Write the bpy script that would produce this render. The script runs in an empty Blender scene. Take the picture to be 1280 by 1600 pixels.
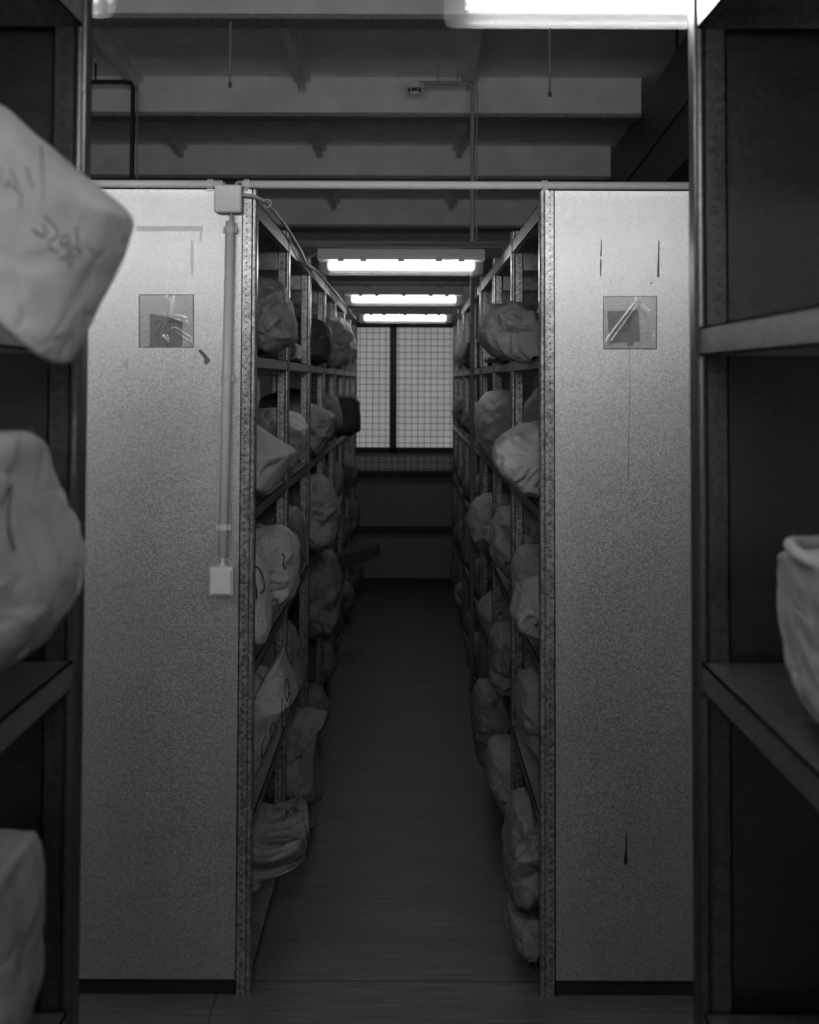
import bpy, math, random
import numpy as np
from mathutils import Vector, Matrix
from mathutils.bvhtree import BVHTree

random.seed(7)
scene = bpy.context.scene
col = scene.collection

# ------------------------------------------------------------------ camera
F = 2000.0                      # focal length in pixels of the 1280x1600 frame
CX, CY = 638.0, 507.7           # where the optical axis meets the frame (shift lens)
PITCH, ROLL = math.radians(2.5), math.radians(0.2)
Rc = Matrix.Rotation(math.pi / 2 + PITCH, 3, 'X') @ Matrix.Rotation(ROLL, 3, 'Z')
Y0 = 3.57                       # distance of the far racks' end panels


def rel(px, py, y):             # point at depth y seen at a pixel, relative to the eye
    d = Rc @ Vector(((px - CX) / F, -(py - CY) / F, -1.0))
    return d * (y / d.y)


EYE = -rel(250, 1557, Y0).z


def P(px, py, y):
    p = rel(px, py, y)
    return Vector((p.x, p.y, p.z + EYE))


cam_d = bpy.data.cameras.new('camera')
cam = bpy.data.objects.new('camera', cam_d)
col.objects.link(cam)
cam.matrix_world = Matrix.Translation((0, 0, EYE)) @ Rc.to_4x4()
cam_d.sensor_fit = 'VERTICAL'
cam_d.sensor_height = 36
cam_d.lens = F / 1600 * 36
cam_d.shift_x = (640 - CX) / 1600
cam_d.shift_y = -(800 - CY) / 1600
cam_d.clip_start = 0.02
cam_d.dof.use_dof = True
cam_d.dof.focus_distance = 3.6
cam_d.dof.aperture_fstop = 5.6
scene.camera = cam

# ------------------------------------------------------------------ materials


def new_mat(name):
    m = bpy.data.materials.new(name)
    m.use_nodes = True
    nt = m.node_tree
    return m, nt, nt.nodes['Principled BSDF'], nt.nodes['Material Output']


def N(nt, typ, **kw):
    n = nt.nodes.new(typ)
    for k, v in kw.items():
        if k in n.inputs.keys():
            n.inputs[k].default_value = v
        else:
            setattr(n, k, v)
    return n


def ramp(nt, src, pts):
    r = nt.nodes.new('ShaderNodeValToRGB')
    cr = r.color_ramp
    while len(cr.elements) < len(pts):
        cr.elements.new(0.5)
    for e, (p, v) in zip(cr.elements, pts):
        e.position = p
        e.color = (v, v, v, 1)
    nt.links.new(src, r.inputs[0])
    return r.outputs[0]


def math_n(nt, op, a, b=None, c=None):
    n = nt.nodes.new('ShaderNodeMath')
    n.operation = op
    for i, x in enumerate((a, b, c)):
        if x is None:
            continue
        if isinstance(x, (int, float)):
            n.inputs[i].default_value = x
        else:
            nt.links.new(x, n.inputs[i])
    return n.outputs[0]


def obj_coord(nt, scale=(1, 1, 1)):
    tc = nt.nodes.new('ShaderNodeTexCoord')
    mp = nt.nodes.new('ShaderNodeMapping')
    mp.inputs['Scale'].default_value = scale
    nt.links.new(tc.outputs['Object'], mp.inputs['Vector'])
    return mp.outputs[0]


def bump(nt, bs, h, strength, dist=0.002):
    b = nt.nodes.new('ShaderNodeBump')
    b.inputs['Strength'].default_value = strength
    b.inputs['Distance'].default_value = dist
    nt.links.new(h, b.inputs['Height'])
    nt.links.new(b.outputs[0], bs.inputs['Normal'])


def plain(name, v, rough=0.6, metal=0.0, spec=0.5, noise=0.12, nscale=40.0, bmp=0.05):
    m, nt, bs, _ = new_mat(name)
    co = obj_coord(nt)
    nz = N(nt, 'ShaderNodeTexNoise', Scale=nscale, Detail=4.0)
    nt.links.new(co, nz.inputs['Vector'])
    c = ramp(nt, nz.outputs['Fac'], [(0.25, v * (1 - noise)), (0.75, v * (1 + noise))])
    nt.links.new(c, bs.inputs['Base Color'])
    bs.inputs['Roughness'].default_value = rough
    bs.inputs['Metallic'].default_value = metal
    bs.inputs['Specular IOR Level'].default_value = spec
    if bmp:
        bump(nt, bs, nz.outputs['Fac'], bmp)
    return m


def galvanised(name, v, rough, metal=0.9, grain=130.0, contrast=0.35, holes=False, streak=False):
    m, nt, bs, _ = new_mat(name)
    co = obj_coord(nt)
    vo = N(nt, 'ShaderNodeTexVoronoi', Scale=grain)
    nt.links.new(co, vo.inputs['Vector'])
    sep = N(nt, 'ShaderNodeSeparateColor')
    nt.links.new(vo.outputs['Color'], sep.inputs[0])
    n2 = N(nt, 'ShaderNodeTexNoise', Scale=grain * 3.1, Detail=3.0)
    nt.links.new(co, n2.inputs['Vector'])
    n3 = N(nt, 'ShaderNodeTexNoise', Scale=4.0, Detail=5.0)
    nt.links.new(co, n3.inputs['Vector'])
    mix = math_n(nt, 'ADD', math_n(nt, 'MULTIPLY', sep.outputs[0], 0.4),
                 math_n(nt, 'ADD', math_n(nt, 'MULTIPLY', n2.outputs['Fac'], 0.4),
                        math_n(nt, 'MULTIPLY', n3.outputs['Fac'], 0.2)))
    c = ramp(nt, mix, [(0.2, v * (1 - contrast)), (0.8, v * (1 + contrast))])
    out = c
    r = ramp(nt, mix, [(0.25, rough * 0.85), (0.75, min(1, rough * 1.15))])
    if holes:
        tc = nt.nodes.new('ShaderNodeTexCoord')
        sx = N(nt, 'ShaderNodeSeparateXYZ')
        nt.links.new(tc.outputs['Object'], sx.inputs[0])
        fz = math_n(nt, 'SUBTRACT', math_n(nt, 'FRACT', math_n(nt, 'MULTIPLY', sx.outputs['Z'], 54.0)), 0.5)
        dz = math_n(nt, 'MULTIPLY', fz, 0.0185)
        dx = math_n(nt, 'SUBTRACT', math_n(nt, 'ABSOLUTE', sx.outputs['X']), 0.029)
        d = math_n(nt, 'SQRT', math_n(nt, 'ADD', math_n(nt, 'MULTIPLY', dz, dz), math_n(nt, 'MULTIPLY', dx, dx)))
        hole = math_n(nt, 'LESS_THAN', d, 0.0024)
        mx = nt.nodes.new('ShaderNodeMixRGB')
        nt.links.new(hole, mx.inputs[0])
        nt.links.new(c, mx.inputs[1])
        mx.inputs[2].default_value = (0.05, 0.05, 0.05, 1)
        out = mx.outputs[0]
        nt.links.new(math_n(nt, 'MULTIPLY', math_n(nt, 'SUBTRACT', 1.0, hole), metal), bs.inputs['Metallic'])
    else:
        bs.inputs['Metallic'].default_value = metal
    nt.links.new(out, bs.inputs['Base Color'])
    nt.links.new(r, bs.inputs['Roughness'])
    bump(nt, bs, mix, 0.12, 0.001)
    return m


def paper(name, v):
    m, nt, bs, _ = new_mat(name)
    co = obj_coord(nt)
    wn = N(nt, 'ShaderNodeTexNoise', Scale=7.0, Detail=2.0)
    nt.links.new(co, wn.inputs['Vector'])
    wa = N(nt, 'ShaderNodeMixRGB')
    wa.inputs[0].default_value = 0.12
    nt.links.new(co, wa.inputs[1])
    nt.links.new(wn.outputs['Color'], wa.inputs[2])
    vo = N(nt, 'ShaderNodeTexVoronoi', Scale=13.0, feature='DISTANCE_TO_EDGE')
    nt.links.new(wa.outputs[0], vo.inputs['Vector'])
    crease = ramp(nt, vo.outputs['Distance'], [(0.0, 0.0), (0.08, 1.0)])
    vo2 = N(nt, 'ShaderNodeTexVoronoi', Scale=31.0, feature='SMOOTH_F1')
    nt.links.new(wa.outputs[0], vo2.inputs['Vector'])
    nz = N(nt, 'ShaderNodeTexNoise', Scale=60.0, Detail=5.0)
    nt.links.new(co, nz.inputs['Vector'])
    h = math_n(nt, 'ADD', math_n(nt, 'MULTIPLY', crease, 0.25),
               math_n(nt, 'ADD', math_n(nt, 'MULTIPLY', vo2.outputs['Distance'], 1.4),
                      math_n(nt, 'MULTIPLY', nz.outputs['Fac'], 0.15)))
    nb = N(nt, 'ShaderNodeTexNoise', Scale=9.0, Detail=5.0)
    nt.links.new(co, nb.inputs['Vector'])
    c = ramp(nt, nb.outputs['Fac'], [(0.3, v * 0.85), (0.7, v * 1.1)])
    nt.links.new(c, bs.inputs['Base Color'])
    bs.inputs['Roughness'].default_value = 0.62
    bs.inputs['Specular IOR Level'].default_value = 0.3
    bump(nt, bs, h, 0.6, 0.008)
    return m


def floor_mat():
    m, nt, bs, _ = new_mat('floor_boards')
    co = obj_coord(nt, (3.0, 60.0, 1.0))
    nz = N(nt, 'ShaderNodeTexNoise', Scale=1.6, Detail=7.0, Roughness=0.7)
    nt.links.new(co, nz.inputs['Vector'])
    co2 = obj_coord(nt, (1.0, 3.0, 1.0))
    n2 = N(nt, 'ShaderNodeTexNoise', Scale=2.0, Detail=4.0)
    nt.links.new(co2, n2.inputs['Vector'])
    a = math_n(nt, 'ADD', math_n(nt, 'MULTIPLY', nz.outputs['Fac'], 0.75), math_n(nt, 'MULTIPLY', n2.outputs['Fac'], 0.25))
    c = ramp(nt, a, [(0.32, 0.05), (0.5, 0.1), (0.68, 0.17)])
    # joints between the floor sheets
    tc = nt.nodes.new('ShaderNodeTexCoord')
    sx = N(nt, 'ShaderNodeSeparateXYZ')
    nt.links.new(tc.outputs['Object'], sx.inputs[0])
    fy = math_n(nt, 'FRACT', math_n(nt, 'DIVIDE', math_n(nt, 'ADD', sx.outputs['Y'], 20 * 2.02 - 3.66), 2.02))
    jy = math_n(nt, 'LESS_THAN', fy, 0.0035)
    fx = math_n(nt, 'FRACT', math_n(nt, 'DIVIDE', math_n(nt, 'ADD', sx.outputs['X'], 16.52), 4.0))
    jx = math_n(nt, 'LESS_THAN', fx, 0.0009)
    j = math_n(nt, 'MAXIMUM', jy, jx)
    mx = nt.nodes.new('ShaderNodeMixRGB')
    nt.links.new(j, mx.inputs[0])
    nt.links.new(c, mx.inputs[1])
    mx.inputs[2].default_value = (0.012, 0.012, 0.012, 1)
    nt.links.new(mx.outputs[0], bs.inputs['Base Color'])
    bs.inputs['Roughness'].default_value = 0.5
    bs.inputs['Specular IOR Level'].default_value = 0.4
    bump(nt, bs, a, 0.15, 0.001)
    return m


def emitter(name, v, strength):
    m, nt, bs, out = new_mat(name)
    bs.inputs['Base Color'].default_value = (v, v, v, 1)
    bs.inputs['Emission Color'].default_value = (1, 1, 1, 1)
    bs.inputs['Emission Strength'].default_value = strength
    return m


def clear_plastic(name, clear, v, gloss=0.12, rough=0.15):
    m, nt, bs, out = new_mat(name)
    nt.nodes.remove(bs)
    tr = N(nt, 'ShaderNodeBsdfTransparent')
    df = N(nt, 'ShaderNodeBsdfDiffuse')
    df.inputs[0].default_value = (v, v, v, 1)
    tl = N(nt, 'ShaderNodeBsdfTranslucent')
    tl.inputs[0].default_value = (v, v, v, 1)
    gl = N(nt, 'ShaderNodeBsdfGlossy')
    gl.inputs['Roughness'].default_value = rough
    m1 = N(nt, 'ShaderNodeMixShader')
    m1.inputs[0].default_value = 0.5
    nt.links.new(df.outputs[0], m1.inputs[1])
    nt.links.new(tl.outputs[0], m1.inputs[2])
    m2 = N(nt, 'ShaderNodeMixShader')
    m2.inputs[0].default_value = gloss
    nt.links.new(m1.outputs[0], m2.inputs[1])
    nt.links.new(gl.outputs[0], m2.inputs[2])
    m3 = N(nt, 'ShaderNodeMixShader')
    m3.inputs[0].default_value = clear
    nt.links.new(m2.outputs[0], m3.inputs[1])
    nt.links.new(tr.outputs[0], m3.inputs[2])
    nt.links.new(m3.outputs[0], out.inputs[0])
    return m


def lit_pane():
    m, nt, bs, out = new_mat('frosted_pane')
    co = obj_coord(nt)
    nz = N(nt, 'ShaderNodeTexNoise', Scale=5.0, Detail=4.0)
    nt.links.new(co, nz.inputs['Vector'])
    c = ramp(nt, nz.outputs['Fac'], [(0.3, 0.85), (0.7, 1.0)])
    bs.inputs['Base Color'].default_value = (0.3, 0.3, 0.3, 1)
    nt.links.new(c, bs.inputs['Emission Color'])
    bs.inputs['Emission Strength'].default_value = PANE
    return m


TUBE = 34.0
TUBE_NEAR = 40.0
TUBE_OLD = 14.0
TUBE_REAR = 140.0
PANE = 0.25
EXPOSURE = 0.0
M = dict(
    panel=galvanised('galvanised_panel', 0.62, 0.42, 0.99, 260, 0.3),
    panel_shaded=galvanised('shaded_galvanised_panel', 0.10, 0.33, 0.95, 260, 0.15),  # near racks: same metal darkened, their shade put into the colour
    post_shaded=galvanised('dull_post', 0.13, 0.34, 0.97, 200, 0.25, holes=True),
    shelf_shaded=galvanised('shaded_shelf', 0.27, 0.36, 0.85, 90, 0.3),
    post=galvanised('perforated_post', 0.42, 0.34, 0.9, 110, 0.6, holes=True),
    shelf=galvanised('galvanised_shelf', 0.36, 0.4, 0.93, 90, 0.35),
    plaster=plain('painted_concrete', 0.86, 0.85, noise=0.1, nscale=6),
    flange=plain('beam_flange_paint', 0.30, 0.8, noise=0.3, nscale=60),
    dado=plain('dark_wall_paint', 0.25, 0.8, noise=0.1, nscale=8),
    wall=plain('wall_paint', 0.8, 0.8, noise=0.06, nscale=8),
    dark=plain('dark_paint', 0.02, 0.5, noise=0.2, nscale=20),
    black=plain('black_steel', 0.012, 0.45, noise=0.2, nscale=30),
    duct=plain('dark_duct_sheet', 0.03, 0.55, noise=0.15, nscale=5),
    white=plain('white_plastic', 0.9, 0.4, noise=0.03, bmp=0.0),
    grey=plain('grey_plastic', 0.8, 0.45, noise=0.04, bmp=0.0),
    cable=plain('cable_sheath', 0.5, 0.5, noise=0.05, bmp=0.0),
    steel=plain('dull_steel', 0.2, 0.45, metal=0.5, noise=0.2),
    pipe=plain('painted_pipe', 0.4, 0.5, noise=0.1),
    floor=floor_mat(),
    tube=emitter('lamp_tube_glow', 0.9, TUBE),
    tube_near=emitter('bright_tube_glow', 0.9, TUBE_NEAR),
    tube_rear=emitter('rear_tube_glow', 0.9, TUBE_REAR),
    tube_old=emitter('aged_tube_glow', 0.9, TUBE_OLD),
    lens=clear_plastic('clear_lamp_lens', 0.93, 0.85, 0.3),
    sleeve=clear_plastic('plastic_sleeve', 0.66, 0.45, 0.5, 0.2),
    pane=lit_pane(),
    card=plain('number_card', 0.42, 0.7, noise=0.04, bmp=0.0),
    tape=plain('tape_residue', 0.20, 0.6, noise=0.2),
    tape_faint=plain('faint_tape', 0.48, 0.46, metal=0.95, noise=0.1),
    ink=plain('black_ink', 0.01, 0.6, bmp=0.0),
    pencil=plain('pen_ink', 0.045, 0.6, bmp=0.0),
    faded=plain('faded_ink', 0.3, 0.7, bmp=0.0),
    p_light=paper('pale_paper', 0.58),
    p_mid=paper('kraft_paper', 0.36),
    p_dim=paper('brown_dimmed_paper', 0.22),  # brown paper; also puts the dimness of low and far sacks into colour
    p_dark=paper('dark_sacking', 0.055),
    cardboard=plain('dark_cardboard', 0.06, 0.7),
)

# ------------------------------------------------------------------ mesh helpers


class MB:
    def __init__(s):
        s.v, s.f = [], []

    def add(s, v, f):
        o = len(s.v)
        s.v += [Vector(p) for p in v]
        s.f += [tuple(i + o for i in q) for q in f]
        return s

    def box(s, a, b, mat=None):
        x0, y0, z0 = (min(a[i], b[i]) for i in range(3))
        x1, y1, z1 = (max(a[i], b[i]) for i in range(3))
        v = [(x0, y0, z0), (x1, y0, z0), (x1, y1, z0), (x0, y1, z0), (x0, y0, z1), (x1, y0, z1), (x1, y1, z1), (x0, y1, z1)]
        if mat is not None:
            v = [mat @ Vector(p) for p in v]
        return s.add(v, [(0, 3, 2, 1), (4, 5, 6, 7), (0, 1, 5, 4), (1, 2, 6, 5), (2, 3, 7, 6), (3, 0, 4, 7)])

    def prism(s, poly, axis, a, b):
        """poly of 2-D points in the plane across axis ('x','y','z'), extruded a..b"""
        def pt(u, w, t):
            return {'x': (t, u, w), 'y': (u, t, w), 'z': (u, w, t)}[axis]
        n = len(poly)
        v = [pt(u, w, a) for u, w in poly] + [pt(u, w, b) for u, w in poly]
        f = [tuple(range(n))[::-1], tuple(range(n, 2 * n))]
        f += [(i, (i + 1) % n, n + (i + 1) % n, n + i) for i in range(n)]
        return s.add(v, f)

    def tube(s, pts, r, n=8, caps=True, flat=None):
        pts = [Vector(p) for p in pts]
        rings = []
        up = Vector((0, 0, 1))
        prev = None
        for i, p in enumerate(pts):
            t = (pts[min(i + 1, len(pts) - 1)] - pts[max(i - 1, 0)])
            if t.length < 1e-9:
                t = Vector((1, 0, 0))
            t.normalize()
            if prev is None:
                a = t.cross(up)
                if a.length < 1e-3:
                    a = t.cross(Vector((1, 0, 0)))
            else:
                a = prev - t * prev.dot(t)
                if a.length < 1e-6:
                    a = t.cross(up)
            a.normalize()
            prev = a
            b = t.cross(a)
            rings.append([p + (a * math.cos(2 * math.pi * k / n) + b * math.sin(2 * math.pi * k / n)) * r for k in range(n)])
        v = [q for rg in rings for q in rg]
        f = []
        for i in range(len(rings) - 1):
            for k in range(n):
                f.append((i * n + k, i * n + (k + 1) % n, (i + 1) * n + (k + 1) % n, (i + 1) * n + k))
        if caps:
            f.append(tuple(range(n))[::-1])
            f.append(tuple((len(rings) - 1) * n + k for k in range(n)))
        return s.add(v, f)


ORG = {}


def link(o, parent, org):
    col.objects.link(o)
    org = Vector(org)
    if parent is not None:
        o.parent = parent
        o.location = org - ORG[parent.name]
    else:
        o.location = org
    ORG[o.name] = org


def obj(name, mb, mat, parent=None, org=None, smooth=False, bevel=0.0):
    """one mesh object; vertices are world positions, org its origin"""
    if org is None:
        if parent is not None:
            org = ORG[parent.name]
        else:
            xs = [v.x for v in mb.v]; ys = [v.y for v in mb.v]; zs = [v.z for v in mb.v]
            org = ((min(xs) + max(xs)) / 2, (min(ys) + max(ys)) / 2, min(zs))
    org = Vector(org)
    me = bpy.data.meshes.new(name)
    me.from_pydata([tuple(v - org) for v in mb.v], [], mb.f)
    me.materials.append(M[mat] if isinstance(mat, str) else mat)
    me.validate()
    me.update()
    if smooth:
        for p in me.polygons:
            p.use_smooth = True
    o = bpy.data.objects.new(name, me)
    link(o, parent, org)
    if bevel:
        b = o.modifiers.new('bevel', 'BEVEL')
        b.width = bevel
        b.segments = 3
        b.limit_method = 'ANGLE'
    return o


def copy_part(src, parent, org):
    o = src.copy()
    link(o, parent, org)
    return o


def empty(name, org):
    o = bpy.data.objects.new(name, None)
    o.empty_display_size = 0.05
    link(o, None, org)
    return o


def tag(o, label, cat, group=None):
    o['label'] = label
    o['category'] = cat
    if group:
        o['group'] = group
    return o


def struct(name, mb, mat, **kw):
    o = obj(name, mb, mat, **kw)
    o['kind'] = 'structure'
    return o


# ------------------------------------------------------------------ the room
XW0, XW1, YF, YB = -2.6, 2.6, -7.0, 10.66
SLOPE = 0.08


def beam_z(y):
    return EYE + 2.0 - SLOPE * y


def ceil_z(y):
    return beam_z(y) + 0.22


struct('floor', MB().box((XW0 - .1, YF - .1, -0.1), (XW1 + .1, YB + .1, 0)), 'floor', org=(0, 0, 0))
cb = MB()
z0, z1 = ceil_z(YF), ceil_z(YB)
cb.add([(XW0, YF, z0), (XW1, YF, z0), (XW1, YB, z1), (XW0, YB, z1), (XW0, YF, z0 + .1), (XW1, YF, z0 + .1), (XW1, YB, z1 + .1), (XW0, YB, z1 + .1)],
       [(0, 3, 2, 1), (4, 5, 6, 7), (0, 1, 5, 4), (1, 2, 6, 5), (2, 3, 7, 6), (3, 0, 4, 7)])
struct('ceiling', cb, 'plaster', org=(0, 0, z0))
for nm, xa, xb in (('wall_left', XW0 - .1, XW0), ('wall_right', XW1, XW1 + .1)):
    w = MB()
    w.prism([(YF - .1, 0), (YB + .1, 0), (YB + .1, ceil_z(YB) + .1), (YF - .1, ceil_z(YF) + .1)], 'x', xa, xb)
    struct(nm, w, 'wall')
struct('wall_front', MB().box((XW0, YF - .1, 0), (XW1, YF, ceil_z(YF))), 'duct')

A1 = P(1078, 45, 5.5); A2 = P(935, 276, 9.2)
def duct_x(y):
    t = (y - 5.5) / (9.2 - 5.5)
    return A1.x + (A2.x - A1.x) * t
def duct_z(y):
    t = (y - 5.5) / (9.2 - 5.5)
    return A1.z + (A2.z - A1.z) * t

# cross beams, their steel bottom flanges and the ribs running between them
beam_ys = [F * 2.0 / v for v in (730, 575, 477, 400)]
NB = 7
beam_ys = [beam_ys[0] - k * 1.49 for k in range(NB, 0, -1)] + beam_ys
for i, y in enumerate(beam_ys):
    zb = beam_z(y)
    x1 = XW1 - .1 if y < 2.6 else duct_x(y) - .105
    b = struct('ceiling_beam', MB().box((XW0, y, zb + 0.02), (x1 + .1, y + .12, ceil_z(y) + .02)), 'plaster')
    fl = MB().box((XW0, y - 0.012, zb), (x1 + .1, y + .135, zb + 0.022))
    obj('bottom_flange', fl, 'flange', parent=b)
for k in range(5):
    x = -1.50 + k * 0.915
    if x > 1.1:
        x = 1.1
        continue
    rb = MB()
    ya, yb = YF, YB
    for (xa, xb, dz) in ((x - .045, x + .045, 0.035), (x - .02, x + .02, 0.085)):
        za, zb = ceil_z(ya), ceil_z(yb)
        rb.add([(xa, ya, za - dz), (xb, ya, za - dz), (xb, yb, zb - dz), (xa, yb, zb - dz), (xa, ya, za), (xb, ya, za), (xb, yb, zb), (xa, yb, zb)],
               [(0, 3, 2, 1), (4, 5, 6, 7), (0, 1, 5, 4), (1, 2, 6, 5), (2, 3, 7, 6), (3, 0, 4, 7)])
    struct('ceiling_rib', rb, 'plaster')

# dark duct along the ceiling on the right
dm = MB()
ya, yb = 2.6, 10.55
def ductbox(mb, y0, y1, out=0.0, h=0.55, w=0.85):
    v = []
    for y in (y0, y1):
        x, z = duct_x(y) - out, duct_z(y) + out
        v += [(x, y, z - h - 2 * out), (x + w, y, z - h - 2 * out), (x + w, y, z), (x, y, z)]
    mb.add(v, [(0, 1, 2, 3), (7, 6, 5, 4), (0, 4, 5, 1), (1, 5, 6, 2), (2, 6, 7, 3), (3, 7, 4, 0)])
ductbox(dm, ya, yb)
duct = obj('ventilation_duct', dm, 'duct')
tag(duct, 'large dark rectangular duct running diagonally under the ceiling at upper right', 'duct')
fm = MB()
for z_off in (0.30,):
    v = []
    for y in (ya, yb):
        x, z = duct_x(y), duct_z(y) - z_off
        v += [(x - .012, y, z - .012), (x, y, z - .012), (x, y, z + .012), (x - .012, y, z + .012)]
    fm.add(v, [(0, 1, 2, 3), (7, 6, 5, 4), (0, 4, 5, 1), (1, 5, 6, 2), (2, 6, 7, 3), (3, 7, 4, 0)])
obj('side_seam', fm, 'black', parent=duct)
for y in (3.6, 6.1, 8.6):
    hx = duct_x(y) + .05
    h2 = MB().tube([(hx, y + .015, duct_z(y) + .02), (hx, y + .015, ceil_z(y + .015))], 0.008)
    obj('hanger_rod', h2, 'black', parent=duct)

# end wall with its window
def wz(py):
    return P(638, py, YB).z
def wx(px):
    return P(px, 600, YB).x
WX0, WX1 = wx(549), wx(717)
WZ0, WZ1 = wz(708), wz(504)
wt = 0.2
zt = ceil_z(YB)
wb = MB()
wb.box((XW0, YB, 0), (XW1, YB + wt, wz(737)))
struct('wall_back', wb, 'dado')
wb = MB()
wb.box((XW0, YB, wz(737)), (WX0, YB + wt, wz(440)))
wb.box((WX1, YB, wz(737)), (XW1, YB + wt, wz(440)))
wb.box((WX0, YB, WZ1), (WX1, YB + wt, wz(440)))
wb.box((WX0, YB, wz(737)), (WX1, YB + wt, WZ0))
up = struct('wall_back_upper', wb, 'wall')
struct('trim_1', MB().box((XW0, YB - .10, wz(447)), (XW1, YB, wz(405))), 'black')
struct('trim_2', MB().box((XW0, YB - .03, wz(405)), (XW1, YB + wt, zt + .1)), 'dado')
struct('trim_3', MB().box((XW0, YB - .05, wz(831)), (XW1, YB, wz(822))), 'dark')
struct('baseboard_back', MB().box((XW0, YB - .03, 0), (XW1, YB, wz(903))), 'dark')
struct('trim_4', MB().box((WX0 - .3, YB - .10, wz(741)), (WX1 + .3, YB, wz(735))), 'dark')

win = empty('window_1', ((WX0 + WX1) / 2, YB, WZ0))
win['kind'] = 'structure'
fr = MB()
yf0, yf1 = YB - .03, YB + .06
fr.box((WX0, yf0, WZ0), (wx(558), yf1, WZ1))
fr.box((wx(708), yf0, WZ0), (WX1, yf1, WZ1))
fr.box((WX0, yf0, wz(512)), (WX1, yf1, WZ1))
fr.box((WX0, yf0, WZ0), (WX1, yf1, wz(699)))
fr.box((wx(609), yf0, WZ0), (wx(620), yf1, WZ1))
obj('window_frame', fr, 'black', parent=win)
for a, b in ((558, 609), (620, 708)):
    g = MB().box((wx(a), YB + .02, wz(699)), (wx(b), YB + .03, wz(512)))
    obj('pane', g, 'pane', parent=win)
gr = MB()
step = 0.0535
x = WX0 + .02
while x < WX1:
    gr.tube([(x, YB - .05, wz(734)), (x, YB - .05, WZ1)], 0.0023, 5)
    x += step
z = wz(734) + .01
while z < WZ1:
    gr.tube([(WX0, YB - .0545, z), (WX1, YB - .0545, z)], 0.0023, 5)
    z += step
obj('wire_grille', gr, 'black', parent=win)

# ------------------------------------------------------------------ racks
XL = P(397, 900, Y0).x
XR = P(844, 900, Y0).x
DEPTH = 0.60
BAY = 1.0
LEV = [0.505, 0.07, -0.355, -0.79, -1.215, -1.645]     # shelf tops, relative to the eye
TOP = P(640, 297, Y0).z
NEAR = 1.675


def post_mesh(side):
    """thin folded post: flange facing the room, groove, bead on the aisle face; side=+1 opens to +x"""
    mb = MB()
    s = side
    t = 0.0028
    w, d = 0.042, 0.036
    segs = [((0.0155, 0.006 - t), (0.019, 0.006)), ((0.019 - t, 0.001), (0.019, 0.006)), ((0.019, 0), (w, t)),
            ((0, 0.008), (t, d)), ((0, d - t), (0.022, d)), ((w - t, 0), (w, 0.010))]
    for (a, b) in segs:
        mb.box((a[0] * s, a[1], 0.0), (b[0] * s, b[1], TOP))
    mb.tube([(0.0083 * s, 0.0083, 0.0), (0.0083 * s, 0.0083, TOP)], 0.0083, 16)
    mb.box((-0.001 * s, -0.001, 0.0), ((w + .001) * s, d + .001, 0.006))
    return mb


def shelf_mesh(side, y0, y1, z, front, back, lip=0.036):
    mb = MB()
    s = side
    mb.box((front, y0, z - .003), (back, y1, z))
    mb.box((front, y0, z - lip), (front + .0025 * s, y1, z))
    mb.box((front, y0, z - lip), (front + .014 * s, y1, z - lip + .0025))
    mb.box((back - .0025 * s, y0, z - lip), (back, y1, z))
    mb.box((front, y0, z - lip), (back, y0 + .002, z))
    mb.box((front, y1 - .002, z - lip), (back, y1, z))
    return mb


def rack(name, face, side, ystart, nbays, label='', ends=(True, True), dull=''):
    """face: x of the aisle side, side: +1 if the rack lies towards +x"""
    root = empty(name, (face + side * DEPTH / 2, ystart + nbays * BAY / 2, 0))
    tag(root, label, 'storage rack')
    first = {}
    back = face + side * DEPTH
    for k in range(nbays + 1):
        y = ystart + k * BAY
        if k == nbays:
            y -= 0.036
        elif k > 0:
            y -= 0.018
        for key, xx, ss in (('f', face, side), ('b', back, -side)):
            if key not in first:
                mb = post_mesh(ss)
                mb.v = [v + Vector((xx, y, 0)) for v in mb.v]
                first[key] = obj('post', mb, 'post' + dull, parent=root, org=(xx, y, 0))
            else:
                copy_part(first[key], root, (xx, y, 0))
        if 0 < k < nbays:
            tp = MB().box((face + side * .045, y + .008, EYE + .395), (back - side * .045, y + .012, EYE + .465))
            obj('tie_plate', tp, 'shelf' + dull, parent=root)
    for k in range(nbays):
        y0 = ystart + k * BAY + .020 + (.018 if k == 0 else 0)
        y1 = ystart + (k + 1) * BAY - .020 - (.018 if k == nbays - 1 else 0)
        for li, l in enumerate(LEV):
            mb = shelf_mesh(side, y0, y1, EYE + l, face + side * .004, back - side * .004, 0.048 if li == 0 else 0.036)
            obj('shelf', mb, 'shelf' + dull, parent=root)
    panels = []
    for which, on in zip((0, 1), ends):
        if not on:
            continue
        y = ystart + .003 if which == 0 else ystart + nbays * BAY - .006
        mb = MB()
        xa, xb = face + side * .0425, back - side * .0425
        mb.box((xa, y, 0.045), (xb, y + .003, TOP))
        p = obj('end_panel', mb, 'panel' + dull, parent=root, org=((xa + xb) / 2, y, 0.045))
        kb = MB().box((xa, y + .012, 0), (xb, y + .016, 0.045))
        obj('kick_plate', kb, 'black', parent=root)
        panels.append(p)
    return root, panels


rackL, pL = rack('storage_rack', XL, -1, Y0, 7, label='long galvanised rack left of the aisle, behind the panel numbered 20')
rackR, pR = rack('storage_rack', XR, 1, Y0, 7, label='long galvanised rack right of the aisle, behind the panel with the looped number card')
XNL = P(141, 300, NEAR).x
XNR = P(1079, 700, NEAR).x
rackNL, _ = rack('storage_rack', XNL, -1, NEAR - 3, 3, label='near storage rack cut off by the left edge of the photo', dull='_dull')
rackNR, _ = rack('storage_rack', XNR, 1, NEAR - 3, 3, label='near storage rack cut off by the right edge of the photo, almost empty', dull='_dull')

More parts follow.
